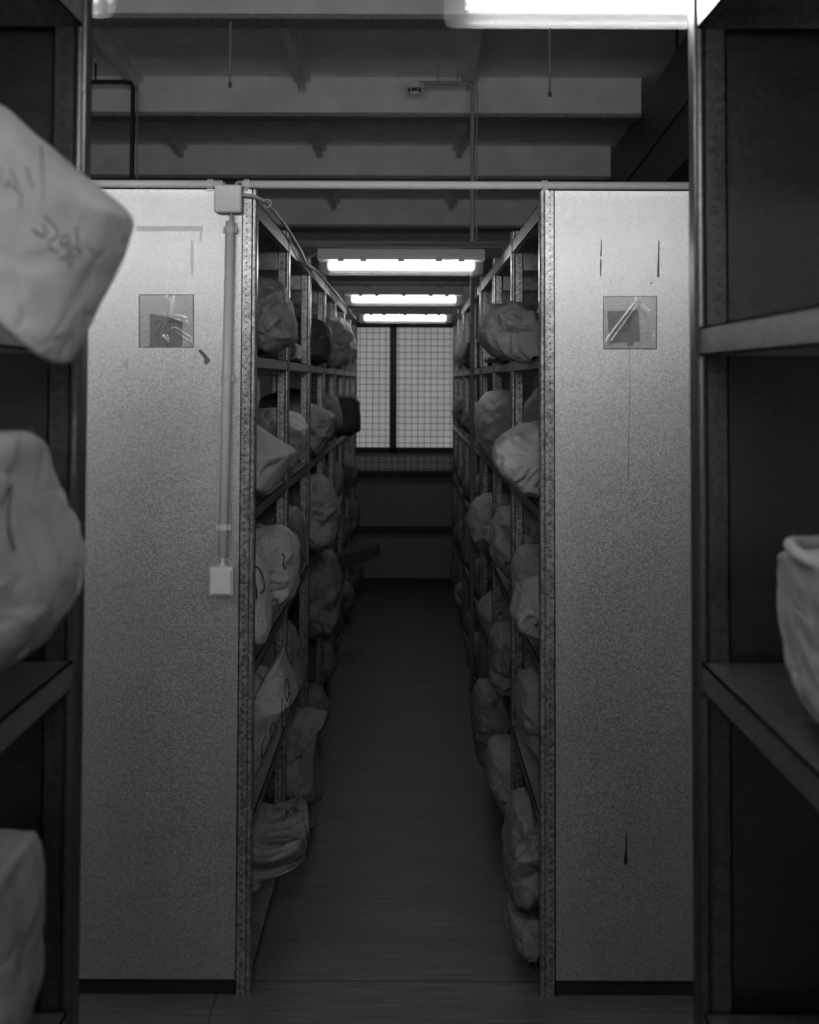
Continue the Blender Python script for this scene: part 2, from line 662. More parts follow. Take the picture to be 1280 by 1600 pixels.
# marks left on the end panels
def ribbon(mb, a, b, w0, w1=None, y=Y0 - .0004, th=0.0006):
    w1 = w0 if w1 is None else w1
    a = P(*a, Y0); b = P(*b, Y0)
    d = Vector((b.x - a.x, 0, b.z - a.z)); d.normalize()
    n = Vector((-d.z, 0, d.x))
    k = 1 / 560 / 2
    pts = [a + n * w0 * k, b + n * w1 * k, b - n * w1 * k, a - n * w0 * k]
    front = Y0 + .003 - .0007
    mb.add([(p.x, front, p.z) for p in pts] + [(p.x, front + .0006, p.z) for p in pts],
           [(0, 1, 2, 3), (7, 6, 5, 4), (0, 4, 5, 1), (1, 5, 6, 2), (2, 6, 7, 3), (3, 7, 4, 0)])


def polyplate(mb, pts, y=None, th=0.0006):
    y = Y0 + .003 - .0007 if y is None else y
    q = [P(px, py, Y0) for px, py in pts]
    n = len(q)
    mb.add([(p.x, y, p.z) for p in q] + [(p.x, y + th, p.z) for p in q],
           [tuple(range(n)), tuple(range(2 * n - 1, n - 1, -1))] + [(i, n + i, n + (i + 1) % n, (i + 1) % n) for i in range(n)])


tm = MB()
ribbon(tm, (213, 357), (317, 357), 8); ribbon(tm, (314, 361), (313, 377), 3)
ribbon(tm, (300, 376), (300, 430), 4)
obj('tape_residue', tm, 'tape_faint', parent=pL[0])
tm = MB()
polyplate(tm, [(309, 548), (313, 545), (322, 555), (329, 563), (322, 571), (318, 567), (319, 560)])
obj('tape_residue', tm, 'tape', parent=pL[0])
tm = MB()
polyplate(tm, [(190, 568), (200, 558), (200, 576), (195, 574)])
obj('tape_residue', tm, 'tape_faint', parent=pL[0])
for a, b, w0, w1 in (((940, 375), (939.5, 400), 1.6, 2.4), ((939.5, 405), (939, 432), 2.6, 1.4), ((1030, 376), (1029, 433), 1.5, 3.6)):
    tm = MB(); ribbon(tm, a, b, w0, w1)
    obj('tape_residue', tm, 'tape', parent=pR[0])
tm = MB()
for px, py, r in ((955, 441, 1.5), (972, 434, 1.3), (969, 441, 1.0), (1018, 442, 1.8), (1003, 444, .8), (1010, 446, .7), (985, 437, .6), (962, 434, .5)):
    polyplate(tm, [(px + r * math.cos(t) * (0.7 + .3 * math.sin(3 * t)), py + r * 1.2 * math.sin(t)) for t in [i * math.pi / 4 for i in range(8)]])
obj('glue_specks', tm, 'tape', parent=pR[0])
tm = MB()
pts = [(984, 546), (984.5, 600), (983.5, 640), (983, 690), (982.5, 755)]
for a, b in zip(pts, pts[1:]):
    ribbon(tm, a, b, 0.7)
ribbon(tm, (953, 592), (984, 592), .5)
obj('scratch', tm, 'tape', parent=pR[0])
tm = MB()
ribbon(tm, (979, 1298), (979, 1350), 1.2, 4)
ribbon(tm, (976, 1330), (977, 1352), 0.8, 2)
obj('scuff_mark', tm, 'dark', parent=pR[0])

# ------------------------------------------------------------------ number sleeves


def stroke_tubes(mb, strokes, y, r):
    for st in strokes:
        mb.tube([Vector((P(px, py, Y0).x, y, P(px, py, Y0).z)) for px, py in st], r, 5)


def sleeve(x0, y0, x1, y1, card, crease, strokes, label):
    n = 36
    a, b = P(x0, y0, Y0), P(x1, y1, Y0)
    ys = Y0 + .003
    root = empty('number_sleeve', ((a.x + b.x) / 2, ys, b.z))
    tag(root, label, 'sign')
    mb = MB()
    for j in range(n + 1):
        for i in range(n + 1):
            u, v = i / n, j / n
            px, py = x0 + (x1 - x0) * u, y0 + (y1 - y0) * v
            h = 0.0
            for (ax, ay, bx, by, amp, wid) in crease:
                dx, dy = bx - ax, by - ay
                t = max(0, min(1, ((px - ax) * dx + (py - ay) * dy) / (dx * dx + dy * dy)))
                q = math.hypot(px - ax - t * dx, py - ay - t * dy)
                h += amp * max(0, 1 - q / (wid * (0.35 + .65 * t)))
            edge = min(u, v, 1 - u, 1 - v)
            h *= min(1, edge * 12)
            mb.v.append(Vector((a.x + (b.x - a.x) * u, ys - .0035 - h, a.z + (b.z - a.z) * v)))
    mb.f = [(j * (n + 1) + i, (j + 1) * (n + 1) + i, (j + 1) * (n + 1) + i + 1, j * (n + 1) + i + 1) for j in range(n) for i in range(n)]
    obj('clear_sleeve', mb, 'sleeve', parent=root, smooth=True)
    e = MB()
    for (p, q) in (((x0, y0), (x1, y0)), ((x1, y0), (x1, y1)), ((x1, y1), (x0, y1)), ((x0, y1), (x0, y0))):
        A, B = P(*p, Y0), P(*q, Y0)
        e.tube([(A.x, ys - .0035, A.z), (B.x, ys - .0035, B.z)], 0.0008, 5)
    obj('welded_edge', e, 'tape', parent=root)
    c = MB(); polyplate(c, card, ys - .002, .0008)
    cd = obj('card', c, 'card', parent=root)
    s = MB(); stroke_tubes(s, strokes, ys - .0022, .0011)
    obj('number', s, 'pencil', parent=cd)


def cL(pts):
    return [(140 + x / 4.571, 270 + y / 4.571) for x, y in pts]


def cR(pts):
    return [(840 + x / 4.704, 280 + y / 4.704) for x, y in pts]


sleeve(217.5, 460.5, 302, 542.5, cL([(430, 1005), (662, 1050), (658, 1240), (430, 1240)]),
       [(264, 508, 266, 462, .003, 7), (262, 495, 285, 502, .004, 8), (272, 515, 298, 535, .005, 7), (261, 545, 259, 528, .003, 5)],
       [cL([(470, 1080), (478, 1066), (492, 1058), (506, 1060), (513, 1075), (509, 1095), (495, 1128), (470, 1160), (472, 1166), (485, 1162), (510, 1168)]),
        cL([(572, 1060), (555, 1075), (541, 1105), (537, 1135), (543, 1158), (558, 1160), (580, 1138), (596, 1105), (602, 1078), (596, 1062), (580, 1062), (566, 1070)])],
       'clear plastic sleeve with a card reading 20 on the left end panel')
sleeve(943.5, 463, 1026.5, 545, cR([(516, 970), (745, 960), (757, 1192), (710, 1195), (710, 1224), (660, 1224), (660, 1200), (528, 1207)]),
       [(997, 474, 955, 534, .005, 9), (997, 474, 997, 464, .003, 5), (1021, 540, 1024, 526, .003, 4), (1000, 477, 1012, 490, .002, 6)],
       [cR([(655, 1046), (656, 1034), (668, 1020), (684, 1013), (693, 1016), (692, 1028), (680, 1040), (665, 1047), (655, 1046)]),
        cR([(682, 1048), (675, 1066), (676, 1106), (660, 1112), (640, 1116), (600, 1112)])],
       'clear plastic sleeve with a looped number card on the right end panel')

# ------------------------------------------------------------------ conduits, box, switch
def pz(py):
    return P(638, py, Y0).z
def pxx(px, py=600):
    return P(px, py, Y0).x
zp = TOP + 0.016
pr = 0.0115
yp = Y0 + 0.012


def clip(mb, x, z, y, horizontal=True, r=0.0125):
    if horizontal:
        mb.tube([(x - .008, y, z), (x + .008, y, z)], r + .0025, 12)
        mb.box((x - .008, y - .006, z - r - .006), (x + .008, y + .006, z - r + .003))
        mb.box((x - .010, y - .010, z - r - .009), (x + .010, y + .010, z - r - .005))
    else:
        mb.tube([(x, y, z - .008), (x, y, z + .008)], r + .0025, 12)
        mb.box((x - r - .008, y, z - .008), (x + r + .008, y + .010, z + .008))


def hconduit(xa, xb, clips, label):
    mb = MB().tube([(xa, yp, zp), (xb, yp, zp)], pr, 14)
    o = obj('conduit', mb, 'white', smooth=True)
    tag(o, label, 'conduit')
    for c in clips:
        m = MB(); clip(m, c, zp, yp)
        obj('clip', m, 'grey', parent=o)
    return o


hconduit(-1.04, pxx(347, 285), [pxx(328, 285)], 'white horizontal conduit along the top of the left end panel')
c2 = hconduit(pxx(377, 285), 0.98, [pxx(385, 285), pxx(852, 285)], 'long white horizontal conduit bridging the aisle between both rack tops')

# junction box on the left panel
jx0, jx1, jz0, jz1 = pxx(338, 315), pxx(380, 315), pz(336), pz(292.5)
jb = empty('junction_box', ((jx0 + jx1) / 2, Y0, jz0))
tag(jb, 'white square junction box at the top corner of the left end panel', 'junction box')
obj('box_body', MB().box((jx0 + .001, Y0 - .030, jz0 + .001), (jx1 - .001, Y0 - .0005, jz1 - .001)), 'grey', parent=jb, bevel=.006)
obj('box_lid', MB().box((jx0, Y0 - .042, jz0), (jx1, Y0 - .030, jz1)), 'white', parent=jb, bevel=.006)
lead = MB()
xa = pxx(353, 285)
lead.tube([(pxx(345, 285), yp, zp), (xa - .006, yp - .004, zp + .002), (xa, Y0 - .004, zp - .004), (xa, Y0 - .015, jz1 - .004)], 0.0045, 8)
obj('cable_lead', lead, 'cable', parent=jb, smooth=True)
lead = MB()
xa = pxx(369, 285)
lead.tube([(pxx(378, 285), yp, zp + .004), (xa + .008, yp - .004, zp + .006), (xa + .002, Y0 - .004, zp + .002), (xa, Y0 - .015, zp - .012), (xa, Y0 - .015, jz1 - .004)], 0.0045, 8)
obj('cable_lead', lead, 'cable', parent=jb, smooth=True)

# vertical conduit down to the switch
xv1, xv0 = P(361, 348, Y0).x, P(349.5, 868, Y0).x
zv1, zv0 = pz(348), pz(869)
yv = Y0 - .016
vc = obj('conduit', MB().tube([(xv1, yv, zv1), (xv0, yv, zv0)], 0.0128, 16), 'white', smooth=True)
tag(vc, 'white vertical conduit running from the junction box down to the light switch', 'conduit')
for py in (361, 592, 824):
    t = (zv1 - pz(py)) / (zv1 - zv0)
    m = MB(); clip(m, xv1 + (xv0 - xv1) * t, pz(py), yv, False, .012)
    obj('clip', m, 'grey', parent=vc)
obj('cable_lead', MB().tube([((jx0 + jx1) / 2 + .003, Y0 - .018, jz0 + .004), (xv1 + .003, yv, zv1 + .012), (xv1, yv, zv1 - .01)], .005, 8), 'cable', parent=vc, smooth=True)

sx0, sx1, sz0, sz1 = pxx(329.5, 908), pxx(367, 908), pz(930), pz(884)
sw = empty('light_switch', ((sx0 + sx1) / 2, Y0, sz0))
tag(sw, 'white surface mounted light switch on the left end panel below the vertical conduit', 'switch')
obj('switch_body', MB().box((sx0, Y0 - .036, sz0), (sx1, Y0 + .0025, sz1)), 'grey', parent=sw, bevel=.004)
obj('rocker', MB().box((sx0 + .006, Y0 - .045, sz0 + .008), (sx1 - .006, Y0 - .036, sz1 - .008)), 'white', parent=sw, bevel=.002)
obj('cable_gland', MB().tube([(xv0, yv, sz1 - .003), (xv0, yv, sz1 + .005)], .012, 14).tube([(xv0, yv, sz1), (xv0, yv, zv0 + .006)], .0055, 10), 'white', parent=sw, smooth=False)

# cable that runs from the box back along the top of the left rack
cab = MB()
b0 = Vector((jx1 - .004, Y0 - .02, pz(307)))
ring = Vector((XL + .022, Y0 + .05, P(408, 314, Y0).z))
pts = [b0, Vector((XL - .01, Y0 - .02, pz(309))), Vector((XL + .012, Y0 + .0, pz(313))), ring]
for y, px, py in ((4.2, 446, 352), (4.75, 470, 392), (5.05, 480, 412), (5.6, 496, 424), (6.3, 520, 452), (7.0, 533, 468), (7.8, 545, 485), (8.7, 556, 498)):
    pts.append(P(px, py, y))
def smooth_pts(p, k=6):
    out = []
    for i in range(len(p) - 1):
        p0 = p[max(i - 1, 0)]; p1 = p[i]; p2 = p[i + 1]; p3 = p[min(i + 2, len(p) - 1)]
        for j in range(k):
            t = j / k
            out.append(0.5 * ((2 * p1) + (p2 - p0) * t + (2 * p0 - 5 * p1 + 4 * p2 - p3) * t * t + (3 * p1 - p0 - 3 * p2 + p3) * t ** 3))
    out.append(p[-1])
    return out
cab.tube(smooth_pts(pts), .0052, 8)
cable = obj('cable', cab, 'cable', smooth=True)
tag(cable, 'pale cable strung from the junction box along the top of the left rack', 'cable')
def lamp_y(k):
    return 5.08 + 1.98 * k
for (y, pa, pb) in ((lamp_y(0), (478, 403), (498, 394)), (lamp_y(1), (535, 455), (541, 450)), (lamp_y(2), (551, 488), (561, 484))):
    m = MB().tube(smooth_pts([P(*pa, y), (P(*pa, y) + P(*pb, y)) / 2 + Vector((0, 0, -.004)), P(*pb, y)]), .004, 6)
    obj('branch_cable', m, 'cable', parent=cable, smooth=True)
rg = MB()
ringpts = [ring + Vector((.011 * math.cos(t), 0.002 * math.sin(3 * t), .011 * math.sin(t))) for t in [i * 2 * math.pi / 20 for i in range(21)]]
rg.tube(ringpts, .0022, 6)
obj('cable_ring', rg, 'grey', parent=cable, smooth=True)

# ------------------------------------------------------------------ lamps
def lamp(cx, y, zb, length, label, hang=None, tube='tube', lens='lens'):
    """tube lamp along x; zb = bottom of the clear cover"""
    root = empty('tube_lamp', (cx, y, zb))
    tag(root, label, 'lamp', 'tube lamps')
    h = length / 2
    zc = zb + .058          # seam between cover and housing
    body = MB().prism([(y - .050, zc), (y + .050, zc), (y + .050, zc + .014), (y + .040, zc + .045), (y - .040, zc + .045), (y - .050, zc + .014)], 'x', cx - h, cx + h)
    obj('housing', body, 'white', parent=root, bevel=.003)
    # clear cover: open-topped trough with closed ends
    prof = [(-.047, .058), (-.046, .030), (-.040, .012), (-.028, .002), (0, 0), (.028, .002), (.040, .012), (.046, .030), (.047, .058)]
    xs = [-h + .006, -h + .010, -h + .022, h - .022, h - .010, h - .006]
    sc = [.80, .93, 1, 1, .93, .80]
    lm = MB()
    n = len(prof)
    for xx, s in zip(xs, sc):
        for (dy, dz) in prof:
            lm.v.append(Vector((cx + xx, y + dy * s, zc - (.058 - dz) * s)))
    for i in range(len(xs) - 1):
        for k in range(n - 1):
            lm.f.append((i * n + k, i * n + k + 1, (i + 1) * n + k + 1, (i + 1) * n + k))
    lm.f.append(tuple(range(n)))
    lm.f.append(tuple(range((len(xs) - 1) * n, len(xs) * n))[::-1])
    obj('clear_cover', lm, lens, parent=root, smooth=False)
    zt_ = zb + .039
    tb = MB().tube([(cx - h + .045, y, zt_), (cx + h - .045, y, zt_)], .0185, 16)
    obj('fluorescent_tube', tb, tube, parent=root, smooth=True)
    for s in (-1, 1):
        so = MB().box((cx + s * (h - .043) - .006, y - .014, zt_ - .014), (cx + s * (h - .043) + .006, y + .014, zc + .002))
        obj('tube_socket', so, 'white', parent=root)
    for t in (-.72, -.45, .0, .45, .72):
        k = MB().box((cx + t * h - .012, y - .055, zc - .008), (cx + t * h + .012, y - .049, zc + .022))
        obj('cover_clip', k, 'grey', parent=root)
    for t in (-.62, .62):
        top = (hang if hang else zc + .052)
        k = MB().box((cx + t * h - .02, y - .012, zc + .044), (cx + t * h + .02, y + .012, zc + .052))
        if hang:
            k.tube([(cx + t * h, y, zc + .05), (cx + t * h, y, hang(y))], .004, 6)
        obj('hanger', k, 'steel', parent=root)
    return root


for k, (a, b, bot) in enumerate(((497, 757, 430), (538, 724, 478), (560, 706, 505))):
    y = lamp_y(k)
    pa, pb = P(a, bot, y), P(b, bot, y)
    lamp((pa.x + pb.x) / 2, y, pa.z, pb.x - pa.x,
         ['tube lamp nearest in the far aisle, largest of the three over the aisle',
          'middle tube lamp of the three hung over the far aisle',
          'farthest tube lamp hung over the aisle just before the window'][k], tube='tube_old')
    z = pa.z + .058 + .052 + .013
    m = MB().box((XL - .25, y - .012, z - .013), (XR + .25, y + .012, z + .013))
    bar = obj('mounting_bar', m, 'steel')
    tag(bar, 'steel bar across the aisle carrying the ' + ['nearest', 'middle', 'farthest'][k] + ' aisle tube lamp', 'bar', 'lamp bars')
    for s, xx in ((-1, XL - .02), (1, XR + .02)):
        br = MB().box((xx - .012, y - .012, EYE + LEV[0] + .0008), (xx + .012, y + .012, z - .013))
        obj('foot_bracket', br, 'steel', parent=bar)
# lamps over the cross aisle
yl = 1.88
pr_ = P(688, 38, yl)
lamp(pr_.x + .635, yl, pr_.z, 1.27, 'big bright tube lamp over the cross aisle cut by the top edge, upper right', hang=ceil_z)
pl_ = P(180, 23, yl)
lamp(pl_.x - .635, yl, pl_.z, 1.27, 'rounded end of a tube lamp in the top left corner behind the post', hang=ceil_z)
# unseen lamps added behind the camera to light near sacks and ceiling
for y in (0.4, -1.6, -3.6):
    lamp((XNL + XNR) / 2, y, EYE + .42, .66, 'tube lamp over the near aisle behind the photographer', hang=ceil_z, tube='tube_near')
for cx in (pl_.x - .635, pr_.x + .635):
    lamp(cx, -2.6, pr_.z, 1.27, 'tube lamp over the cross aisle behind the photographer', hang=ceil_z, tube='tube_rear')

# thin rods hanging from the first beam
for px, top, bot, lb in ((356, 28, 123, 'thin rod hanging from the beam above the left end panel'), (862, 28, 138, 'thin rod hanging behind the bright lamp at upper right')):
    yb_ = beam_ys[NB] - .005
    a = P(px, bot, yb_ - .02)
    zt_ = beam_z(yb_)
    m = MB().tube([(a.x, yb_ + .05, zt_), (a.x, yb_ + .05, a.z)], .0055, 8)
    o = obj('hanging_rod', m, 'pipe'); tag(o, lb, 'rod')
    obj('end_nut', MB().tube([(a.x, yb_ + .05, a.z), (a.x, yb_ + .05, a.z - .02)], .009, 6), 'steel', parent=o)

# pipes with the smoke detector
yq = beam_ys[NB + 1] - .22
def bend(p, q, r_):
    return smooth_pts([p, q, r_], 8)
a = P(655, 130, yq); c = P(750, 131, yq)
xr_ = min(c.x, XR - .03)
lowz = 0.02
m = MB().tube([(a.x, yq, a.z), (xr_ - .05, yq, a.z), (xr_ - .012, yq, a.z - .006), (xr_, yq, a.z - .03), (xr_, yq, lowz)], .0115, 12)
o = obj('pipe', m, 'pipe', smooth=True)
tag(o, 'thin pipe dropping from the smoke detector down to the right rack', 'pipe')
m = MB().tube([(xr_ - .05, yq - .01, a.z + .016), (xr_ + .012, yq - .01, a.z + .008), (xr_ + .024, yq - .008, a.z - .04), (xr_ + .022, yq, a.z - .5), (xr_ + .022, yq, 1.9)], .004, 6)
obj('side_cable', m, 'pipe', parent=o, smooth=True)
for xx in (a.x + .1, xr_ - .08):
    obj('support', MB().tube([(xx, yq, a.z), (xx, yq, ceil_z(yq))], .006, 6), 'pipe', parent=o)
c = P(208, 128, yq); a2 = P(100, 129, yq)
m = MB().tube([(a2.x - .6, yq, c.z), (c.x - .05, yq, c.z), (c.x - .012, yq, c.z - .006), (c.x, yq, c.z - .03), (c.x, yq, lowz)], .0125, 12)
o2 = obj('pipe', m, 'dark', smooth=True)
tag(o2, 'dark bent pipe rising behind the left end panel to the ceiling', 'pipe')
m = MB().tube([(c.x + .022, yq, c.z - .02), (c.x + .026, yq, c.z - .5), (c.x + .024, yq, 1.9)], .004, 6)
obj('side_cable', m, 'pipe', parent=o2, smooth=True)
obj('support', MB().tube([(c.x - .2, yq, c.z), (c.x - .2, yq, ceil_z(yq))], .006, 6), 'dark', parent=o2)

dc = P(648, 140, yq)
det = empty('smoke_detector', (dc.x, yq, dc.z - .035))
tag(det, 'white round smoke detector under the ceiling pipe', 'smoke detector')
def lathe(mb, c, prof, n=24):
    o = len(mb.v)
    for r_, z in prof:
        for k in range(n):
            t = 2 * math.pi * k / n
            mb.v.append(Vector((c.x + r_ * math.cos(t), c.y + r_ * math.sin(t), c.z + z)))
    for i in range(len(prof) - 1):
        for k in range(n):
            mb.f.append((o + i * n + k, o + i * n + (k + 1) % n, o + (i + 1) * n + (k + 1) % n, o + (i + 1) * n + k))
    return mb
dcv = Vector((dc.x, yq, dc.z))
obj('detector_base', lathe(MB(), dcv, [(0.0, .030), (.050, .030), (.054, .026), (.054, .006), (.050, .002), (.0, .002)]), 'white', parent=det, smooth=False)
obj('sensing_chamber', lathe(MB(), dcv, [(.034, .004), (.034, -.014), (.0, -.014)]), 'dark', parent=det)
obj('cap', lathe(MB(), dcv, [(0.0, -.012), (.030, -.012), (.026, -.026), (.010, -.034), (0, -.034)]), 'white', parent=det, smooth=True)
cg = MB()
for k in range(6):
    t = 2 * math.pi * k / 6
    cg.tube([(dcv.x + .045 * math.cos(t), yq + .045 * math.sin(t), dcv.z + .004), (dcv.x + .026 * math.cos(t), yq + .026 * math.sin(t), dcv.z - .02)], .003, 5)
obj('cage_ribs', cg, 'white', parent=det)

# ------------------------------------------------------------------ paper sacks


def crumple(p, rng, amp, lam):
    """piecewise flat facets meeting in sharp creases, as in crushed paper"""
    w = np.zeros_like(p)
    for _ in range(3):
        k = rng.normal(size=3); k /= np.linalg.norm(k)
        w += np.outer(np.sin(p @ k * 2 * np.pi / (lam * 1.6) + rng.uniform(0, 6.3)), rng.normal(size=3)) * lam * .10
    q = p + w
    lo, hi = q.min(0), q.max(0)
    vol = np.prod(hi - lo)
    n = int(np.clip(vol / (lam * .62) ** 3, 10, 160))
    c = lo + rng.uniform(size=(n, 3)) * (hi - lo)
    g = rng.normal(size=(n, 3)); g /= np.linalg.norm(g, axis=1)[:, None]
    off = rng.uniform(-1, 1, n)
    d = q[:, None, :] - c[None]
    r = np.sqrt((d ** 2).sum(2))
    cone = (d * g[None]).sum(2) * .55 - r * .8 + off[None] * lam * .25
    h = cone.max(1) / lam
    l2 = lam * .55
    for i in range(3):
        k = rng.normal(size=3); k /= np.linalg.norm(k)
        ph = q @ k / (l2 * rng.uniform(.8, 1.6)) + rng.uniform()
        tri = 1 - 2 * np.abs((ph % 1) - .5) * 2
        mk = rng.normal(size=3); mk /= np.linalg.norm(mk)
        mask = np.clip(.3 + .9 * np.sin(p @ mk * 2 * np.pi / (lam * 2.2) + rng.uniform(0, 6.3)), 0, 1)
        h += tri * mask * .16
    return h * amp * 7.0


def wrinkles(p, rng, n, size, depth):
    """overlapping folds: each rises slowly and drops off sharply"""
    h = np.zeros(len(p))
    lo, hi = p.min(0), p.max(0)
    for _ in range(n):
        c = lo + rng.uniform(size=3) * (hi - lo)
        k = rng.normal(size=3); k /= np.linalg.norm(k)
        m = np.cross(k, rng.normal(size=3)); m /= np.linalg.norm(m)
        d = p - c
        a = d @ k
        b = d @ m
        a = a + .22 * size * np.sin(b / size * 2.2 + rng.uniform(0, 6)) + .08 * size * np.sin(b / size * 7 + rng.uniform(0, 6))
        w = size * rng.uniform(.25, .55)
        t = a / w
        prof = np.where(t < 0, np.clip(1 + t, 0, 1), np.clip(1 - t * 6, 0, 1))
        r2 = (d ** 2).sum(1) / (size * rng.uniform(.7, 1.5)) ** 2
        h += prof * np.exp(-r2) * depth * rng.uniform(.5, 1.2)
    return h


def sack_mesh(outline, yc, T, seed, amp=.010, lam=.16, nt=190, nph=84, e=0.62, folds=0.0, fold_dir=None, kw_slope=None, bt=.1):
    """outline: world (x, z) points around a star-shaped silhouette; thickness +-T in y"""
    rng = np.random.default_rng(seed)
    o = np.array(outline, float)
    c = np.array([(o[:, 0].min() + o[:, 0].max()) / 2, (o[:, 1].min() + o[:, 1].max()) / 2])
    c = .5 * c + .5 * o.mean(0)
    slope = kw_slope
    # resample the outline by angle about the centre
    ang = np.arctan2(o[:, 1] - c[1], o[:, 0] - c[0])
    if np.sum(np.diff(np.unwrap(ang))) < 0:
        o = o[::-1]; ang = ang[::-1]
    seg = np.linalg.norm(np.roll(o, -1, 0) - o, axis=1)
    s = np.concatenate([[0], np.cumsum(seg)])
    oc = np.vstack([o, o[:1]])
    tt = np.linspace(0, s[-1], nt, endpoint=False)
    R = np.stack([np.interp(tt, s, oc[:, 0]), np.interp(tt, s, oc[:, 1])], 1)
    R = (np.roll(R, 1, 0) + 2 * R + np.roll(R, -1, 0)) / 4
    ph = np.linspace(-np.pi / 2, np.pi / 2, nph)[1:-1]
    rho = np.cos(ph) ** e
    yy = np.sign(ph) * np.abs(np.sin(ph)) ** (e * 1.1)
    V = []
    for r, y in zip(rho, yy):
        q = c + (R - c) * r * (1 - bt * max(0, y))
        V.append(np.stack([q[:, 0], np.full(nt, yc + T * y), q[:, 1]], 1))
    V.append(np.array([[c[0], yc - T * 1.0, c[1]]]))
    V.append(np.array([[c[0], yc + T * 1.0, c[1]]]))
    p = np.vstack(V)
    rows = len(ph)
    f = []
    for i in range(rows - 1):
        for k in range(nt):
            f.append((i * nt + k, (i + 1) * nt + k, (i + 1) * nt + (k + 1) % nt, i * nt + (k + 1) % nt))
    a, b = rows * nt, rows * nt + 1
    for k in range(nt):
        f.append((a, k, (k + 1) % nt))
        f.append((b, (rows - 1) * nt + (k + 1) % nt, (rows - 1) * nt + k))
    # displacement direction: outward from the middle plane
    d = p - np.array([c[0], yc, c[1]])
    ext = np.array([np.ptp(o[:, 0]) / 2, T, np.ptp(o[:, 1]) / 2])
    nrm = d / (ext ** 2)
    nrm /= np.linalg.norm(nrm, axis=1)[:, None] + 1e-9
    h = crumple(p, rng, amp, lam)
    h -= h.mean()
    h2 = crumple(p, rng, amp * .32, lam * .42)
    h = h + (h2 - h2.mean()) + wrinkles(p, rng, int(10 + 900 * amp), lam * .8, amp * 1.5)
    if nt > 100:
        h += wrinkles(p, rng, int(20 + 1800 * amp), lam * .4, amp * .6)
    h -= np.percentile(h, 55)
    if folds:
        # pleats that gather towards the mouth
        fd = np.array(fold_dir) - c
        fd /= np.linalg.norm(fd)
        side = np.array([-fd[1], fd[0]])
        u = (d[:, [0, 2]] @ fd) / max(ext[0], ext[2])
        t = np.arctan2(d[:, [0, 2]] @ side, d[:, 1] + 1e-6)
        wob = np.sin(u * 5 + rng.uniform(0, 6))
        tri = 1 - 2 * np.abs(((t * 2.4 + .25 * wob) % 1) - .5) * 2
        tri += .6 * (1 - 2 * np.abs(((t * 5.1 + .3 * wob + .3) % 1) - .5) * 2)
        f3 = np.array([fd[0], 0, fd[1]])
        npp = nrm - np.outer(nrm @ f3, f3)
        npp /= np.linalg.norm(npp, axis=1)[:, None] + .25
        pleat = npp * (folds * tri * np.clip(u * 1.3 + .2, 0, 1))[:, None]
    # keep the silhouette: displace mostly in depth away from the rim
    rim = np.concatenate([np.repeat(rho, nt), [0, 0]])
    k = np.clip((1 - rim) / .25, .25, 1)
    nrm[:, 1] *= 1.0
    p = p + nrm * (h * k)[:, None]
    if folds:
        p = p + pleat
    if slope is not None:
        p[:, 1] += np.interp(p[:, 0], slope[0], slope[1]) - yc
    mb = MB()
    mb.v = [Vector(x) for x in p]
    mb.f = f
    return mb


ZS = [EYE + l for l in LEV]


def put_sack(pts, y, T, mat, seed, label, group, px=True, strokes=None, ink='ink', inkw=.0022, floor_z=None, slant=None, **kw):
    if slant:
        # the sack stands obliquely: its depth grows along the picture from left to right
        yy = lambda a: float(np.interp(a, slant[0], slant[1]))
        out = [(P(a, b, yy(a)).x, P(a, b, yy(a)).z) for a, b in pts]
        xs = sorted((P(a, 500, yy(a)).x, yy(a)) for a in range(-450, 260, 10))
        kw['kw_slope'] = ([q[0] for q in xs], [q[1] for q in xs])
    else:
        out = [(P(a, b, y).x, P(a, b, y).z) for a, b in pts] if px else pts
    if floor_z is not None:
        out = [(a, max(b, floor_z + .004)) for a, b in out]
    mb = sack_mesh(out, y, T, seed, **kw)
    # what lies behind the aisle face fits between its shelf and the one above
    zc = sum(v.z for v in mb.v) / len(mb.v)
    left = out[0][0] < 0
    face = (XNL if left else XNR) if y < 2 else (XL if left else XR)
    below = max([z for z in ZS if z < zc])
    above = min([z for z in ZS if z > zc] + [9.0])
    for v in mb.v:
        if floor_z is not None and v.z < floor_z + .002:
            v.z = floor_z + .002
        if (v.x < face + .006) if left else (v.x > face - .006):
            v.z = min(max(v.z, below + .002), above - .052)
    o = obj('paper_sack', mb, mat, smooth=True)
    tag(o, label, 'sack', group)
    if strokes:
        bvh = BVHTree.FromPolygons([tuple(v) for v in mb.v], mb.f)
        eye = Vector((0, 0, EYE))
        wm = MB()
        for st in strokes:
            dense = []
            for (p, q) in zip(st, st[1:]):
                n = max(2, int(math.hypot(q[0] - p[0], q[1] - p[1]) / 2.5))
                dense += [(p[0] + (q[0] - p[0]) * i / n, p[1] + (q[1] - p[1]) * i / n) for i in range(n)]
            dense.append(st[-1])
            run = []
            for (a, b) in dense:
                d = (P(a, b, y) - eye).normalized()
                hit, nn, _, _ = bvh.ray_cast(eye, d)
                if hit is not None:
                    if nn.dot(d) > 0:
                        nn = -nn
                    run.append(hit + nn * .0004)
                elif len(run) > 1:
                    wm.tube(run, inkw, 5); run = []
            if len(run) > 1:
                wm.tube(run, inkw, 5)
        if wm.v:
            obj('drawn_marks', wm, ink, parent=o)
    return o


GL, GR, GN = 'sacks on the left far rack', 'sacks on the right far rack', 'sacks on the near racks'


def s1(pts, sx, sy, k):
    return [(sx + a / k, sy + b / k) for a, b in pts]


